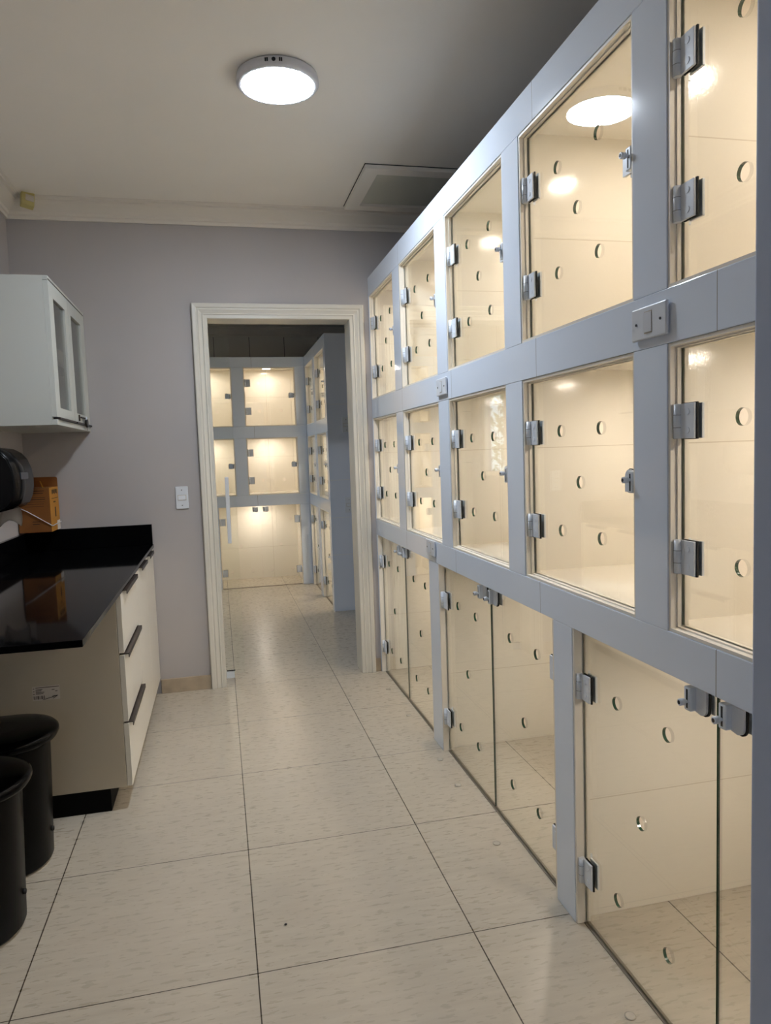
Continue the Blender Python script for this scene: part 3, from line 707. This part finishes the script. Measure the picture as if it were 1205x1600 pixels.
bm = nb(); tube(bm, [(-0.073, -0.112, 0.135), (-0.03, -0.113, 0.112), (0.085, -0.112, 0.034), (0.0865, -0.10, 0.032), (0.0865, 0.05, 0.036), (0.0865, 0.1085, 0.038)], 0.0022, 8)
w_ = obj('wire_holder', bm, M['white_plastic'], sh); w_['label'] = 'white wire bracket'

td = thing('towel_dispenser', 'black rounded paper towel dispenser on the left wall above the worktop', 'dispenser', (XL+0.001, 3.30, 1.29))
prof = [(0, 0.128), (0.09, 0.136), (0.14, 0.137), (0.185, 0.130), (0.218, 0.113), (0.243, 0.085), (0.258, 0.048), (0.265, 0.008), (0.264, -0.034), (0.256, -0.072), (0.240, -0.102), (0.215, -0.120), (0.17, -0.130), (0, -0.14)]
bm = nb(); prism(bm, prof, 'y', -0.16, 0.16)
for v in bm.verts: v.co.x *= 0.90
bmesh.ops.recalc_face_normals(bm, faces=bm.faces)
bmesh.ops.bevel(bm, geom=[e for e in bm.edges if abs(e.verts[0].co.y-e.verts[1].co.y) < 1e-4 and min(e.verts[0].co.x, e.verts[1].co.x) > 0.01], offset=0.03, segments=5, affect='EDGES', clamp_overlap=True)
for f in bm.faces: f.smooth = len(f.verts) <= 4
obj('cover', bm, M['disp'], td)
bm = nb(); box(bm, 0.0, 0.06, -0.155, 0.155, 0.1365, 0.146, bev=0.003); obj('back_plate', bm, M['disp_back'], td)
bm = nb(); box(bm, 0.228, 0.2405, -0.06, 0.06, 0.0, 0.03, bev=0.003); obj('window_strip', bm, mat('smoke_window', (40, 44, 52), 0.15), td)
bm = nb()   # torn towel end
N = 10; rows = []
for i in range(N+1):
    u = i/N; row = []
    for j in range(7):
        v = j/6; row.append(bm.verts.new((0.085+0.105*u+0.012*math.sin(7*u+2*v), 0.06+0.10*u*0+0.006*math.sin(9*u)+v*0.02, -0.120-v*(0.055+0.028*math.sin(5.1*u)**2))))
    rows.append(row)
for A, B in zip(rows, rows[1:]):
    for j in range(6): f = bm.faces.new((A[j], A[j+1], B[j+1], B[j])); f.smooth = True
bmesh.ops.solidify(bm, geom=list(bm.faces), thickness=0.0008)
pt = obj('paper_towel', bm, M['paper'], td); pt['label'] = 'torn white towel end'

# ------------------------------------------------------------------ pedal bins
def bin_(label, y, tilt=0):
    t = thing('pedal_bin', label, 'bin', (-0.82, y, 0), 0, 'black pedal bins')
    bm = nb()
    prof = [(0.0, -0.012), (0.012, 0.0), (0.41, 0.014), (0.428, 0.013)]
    rings = []
    for z, e in prof: rings.append([bm.verts.new((*p, z)) for p in rrect(0.39+2*e, 0.27+2*e, 0.125+e, 12)])
    n = len(rings[0])
    for A, B in zip(rings, rings[1:]):
        for i in range(n): f = bm.faces.new((A[i], A[(i+1) % n], B[(i+1) % n], B[i])); f.smooth = True
    bm.faces.new(rings[0][::-1]); bm.faces.new(rings[-1])
    obj('bin_body', bm, M['bin_body'], t)
    bm = nb(); rings = []
    for z, e in ((0.4285, 0.026), (0.430, 0.036), (0.438, 0.040), (0.450, 0.039), (0.459, 0.030), (0.465, 0.010), (0.469, -0.03), (0.472, -0.08)):
        r = max(0.02, 0.125+e)
        rings.append([bm.verts.new((p[0]-0.0+(0.004 if e > 0 else 0), p[1], z)) for p in rrect(0.39+2*e, 0.27+2*e, r, 12)])
    for A, B in zip(rings, rings[1:]):
        for i in range(n): f = bm.faces.new((A[i], A[(i+1) % n], B[(i+1) % n], B[i])); f.smooth = True
    bm.faces.new(rings[0][::-1]); bm.faces.new(rings[-1])
    # keep clear of the wall
    for v in bm.verts: v.co.x = max(v.co.x, -0.208)
    obj('lid', bm, M['bin'], t)
    bm = nb(); cyl(bm, (0.193, 0.0, 0.10), 0.008, 0.012, 'x', 12, bev=0.001); obj('hinge_stud', bm, M['rubber'], t)
    return t
rb = bin_('black oval-lidded bin standing nearer the base cabinet', 2.602)
fb = bin_('black oval-lidded bin nearest the camera at the left edge', 2.228)
bm = nb(); box(bm, -0.09, -0.015, -0.055, -0.005, 0.4725, 0.4732); st = obj('sticker', bm, M['paper'], rb)

# ------------------------------------------------------------------ small things on the floor
bm = nb(); lathe(bm, [(0, 0.0), (0.013, 0.0), (0.0135, 0.0015), (0.010, 0.0025), (0.008, 0.0018), (0, 0.0018)], 24); DOT = mesh('floor_stop', bm, M['clear_dot'])
for i, (x, y) in enumerate(((0.883, 3.943), (0.888, 3.507), (0.882, 2.949), (0.878, 2.694), (0.864, 2.244), (0.883, 1.447))):
    o = put('floor_stop', DOT, None, (x, y, 0.0003))
    tag(o, 'clear round floor stop ' + ['beside the far floor-level cage, nearest the doorway', 'in front of the seam of the far floor-level cage', 'by the post between far and middle floor-level cages', 'in front of the hinge leaf of the middle cage', 'in front of the near leaf of the middle cage', 'at bottom right before the nearest cage'][i], 'floor stop', 'clear stops on the floor')
bm = nb(); bmesh.ops.create_icosphere(bm, subdivisions=2, radius=0.004)
for v in bm.verts: v.co.z *= 0.5; v.co += Vector((random.uniform(-.0008, .0008), random.uniform(-.0008, .0008), 0))
tag(obj('crumb', bm, M['ink'], None, (0.122, 2.01, 0.0022)), 'tiny dark crumb on the nearest floor tile', 'crumb')

# ------------------------------------------------------------------ outside the far room's window (seen mirrored in the glass)
bm = nb(); box(bm, -6, -1.26, 4, 12, -0.2, -0.02); g = struct('floor_outside', bm, M['ground'])
tr = thing('shrub', 'leafy green shrub outside the window of the far room', 'shrub', (-2.05, 8.9, -0.02))
bm = nb(); tube(bm, [(0, 0, 0), (0.03, 0.02, 0.6), (-0.02, 0.05, 1.3), (0.02, 0.0, 1.9)], 0.04, 10); obj('stem', bm, M['bark'], tr)
bm = nb()
for k in range(1100):
    c = Vector((max(-1.2, min(0.65, random.gauss(0, 0.4))), random.gauss(0, 0.6), 1.5+random.gauss(0, 0.42))); s = random.uniform(0.05, 0.09)
    m3 = Matrix.Rotation(random.uniform(0, 6.3), 3, 'Z') @ Matrix.Rotation(random.uniform(-1.2, 1.2), 3, 'X')
    vs = [bm.verts.new(c + m3 @ Vector(p)*s) for p in ((0, -1, 0), (0.42, 0, 0.1), (0, 1, 0), (-0.42, 0, 0.1))]
    bm.faces.new(vs)
fo = obj('foliage', bm, M['leaf'], tr); fo['kind'] = 'stuff'
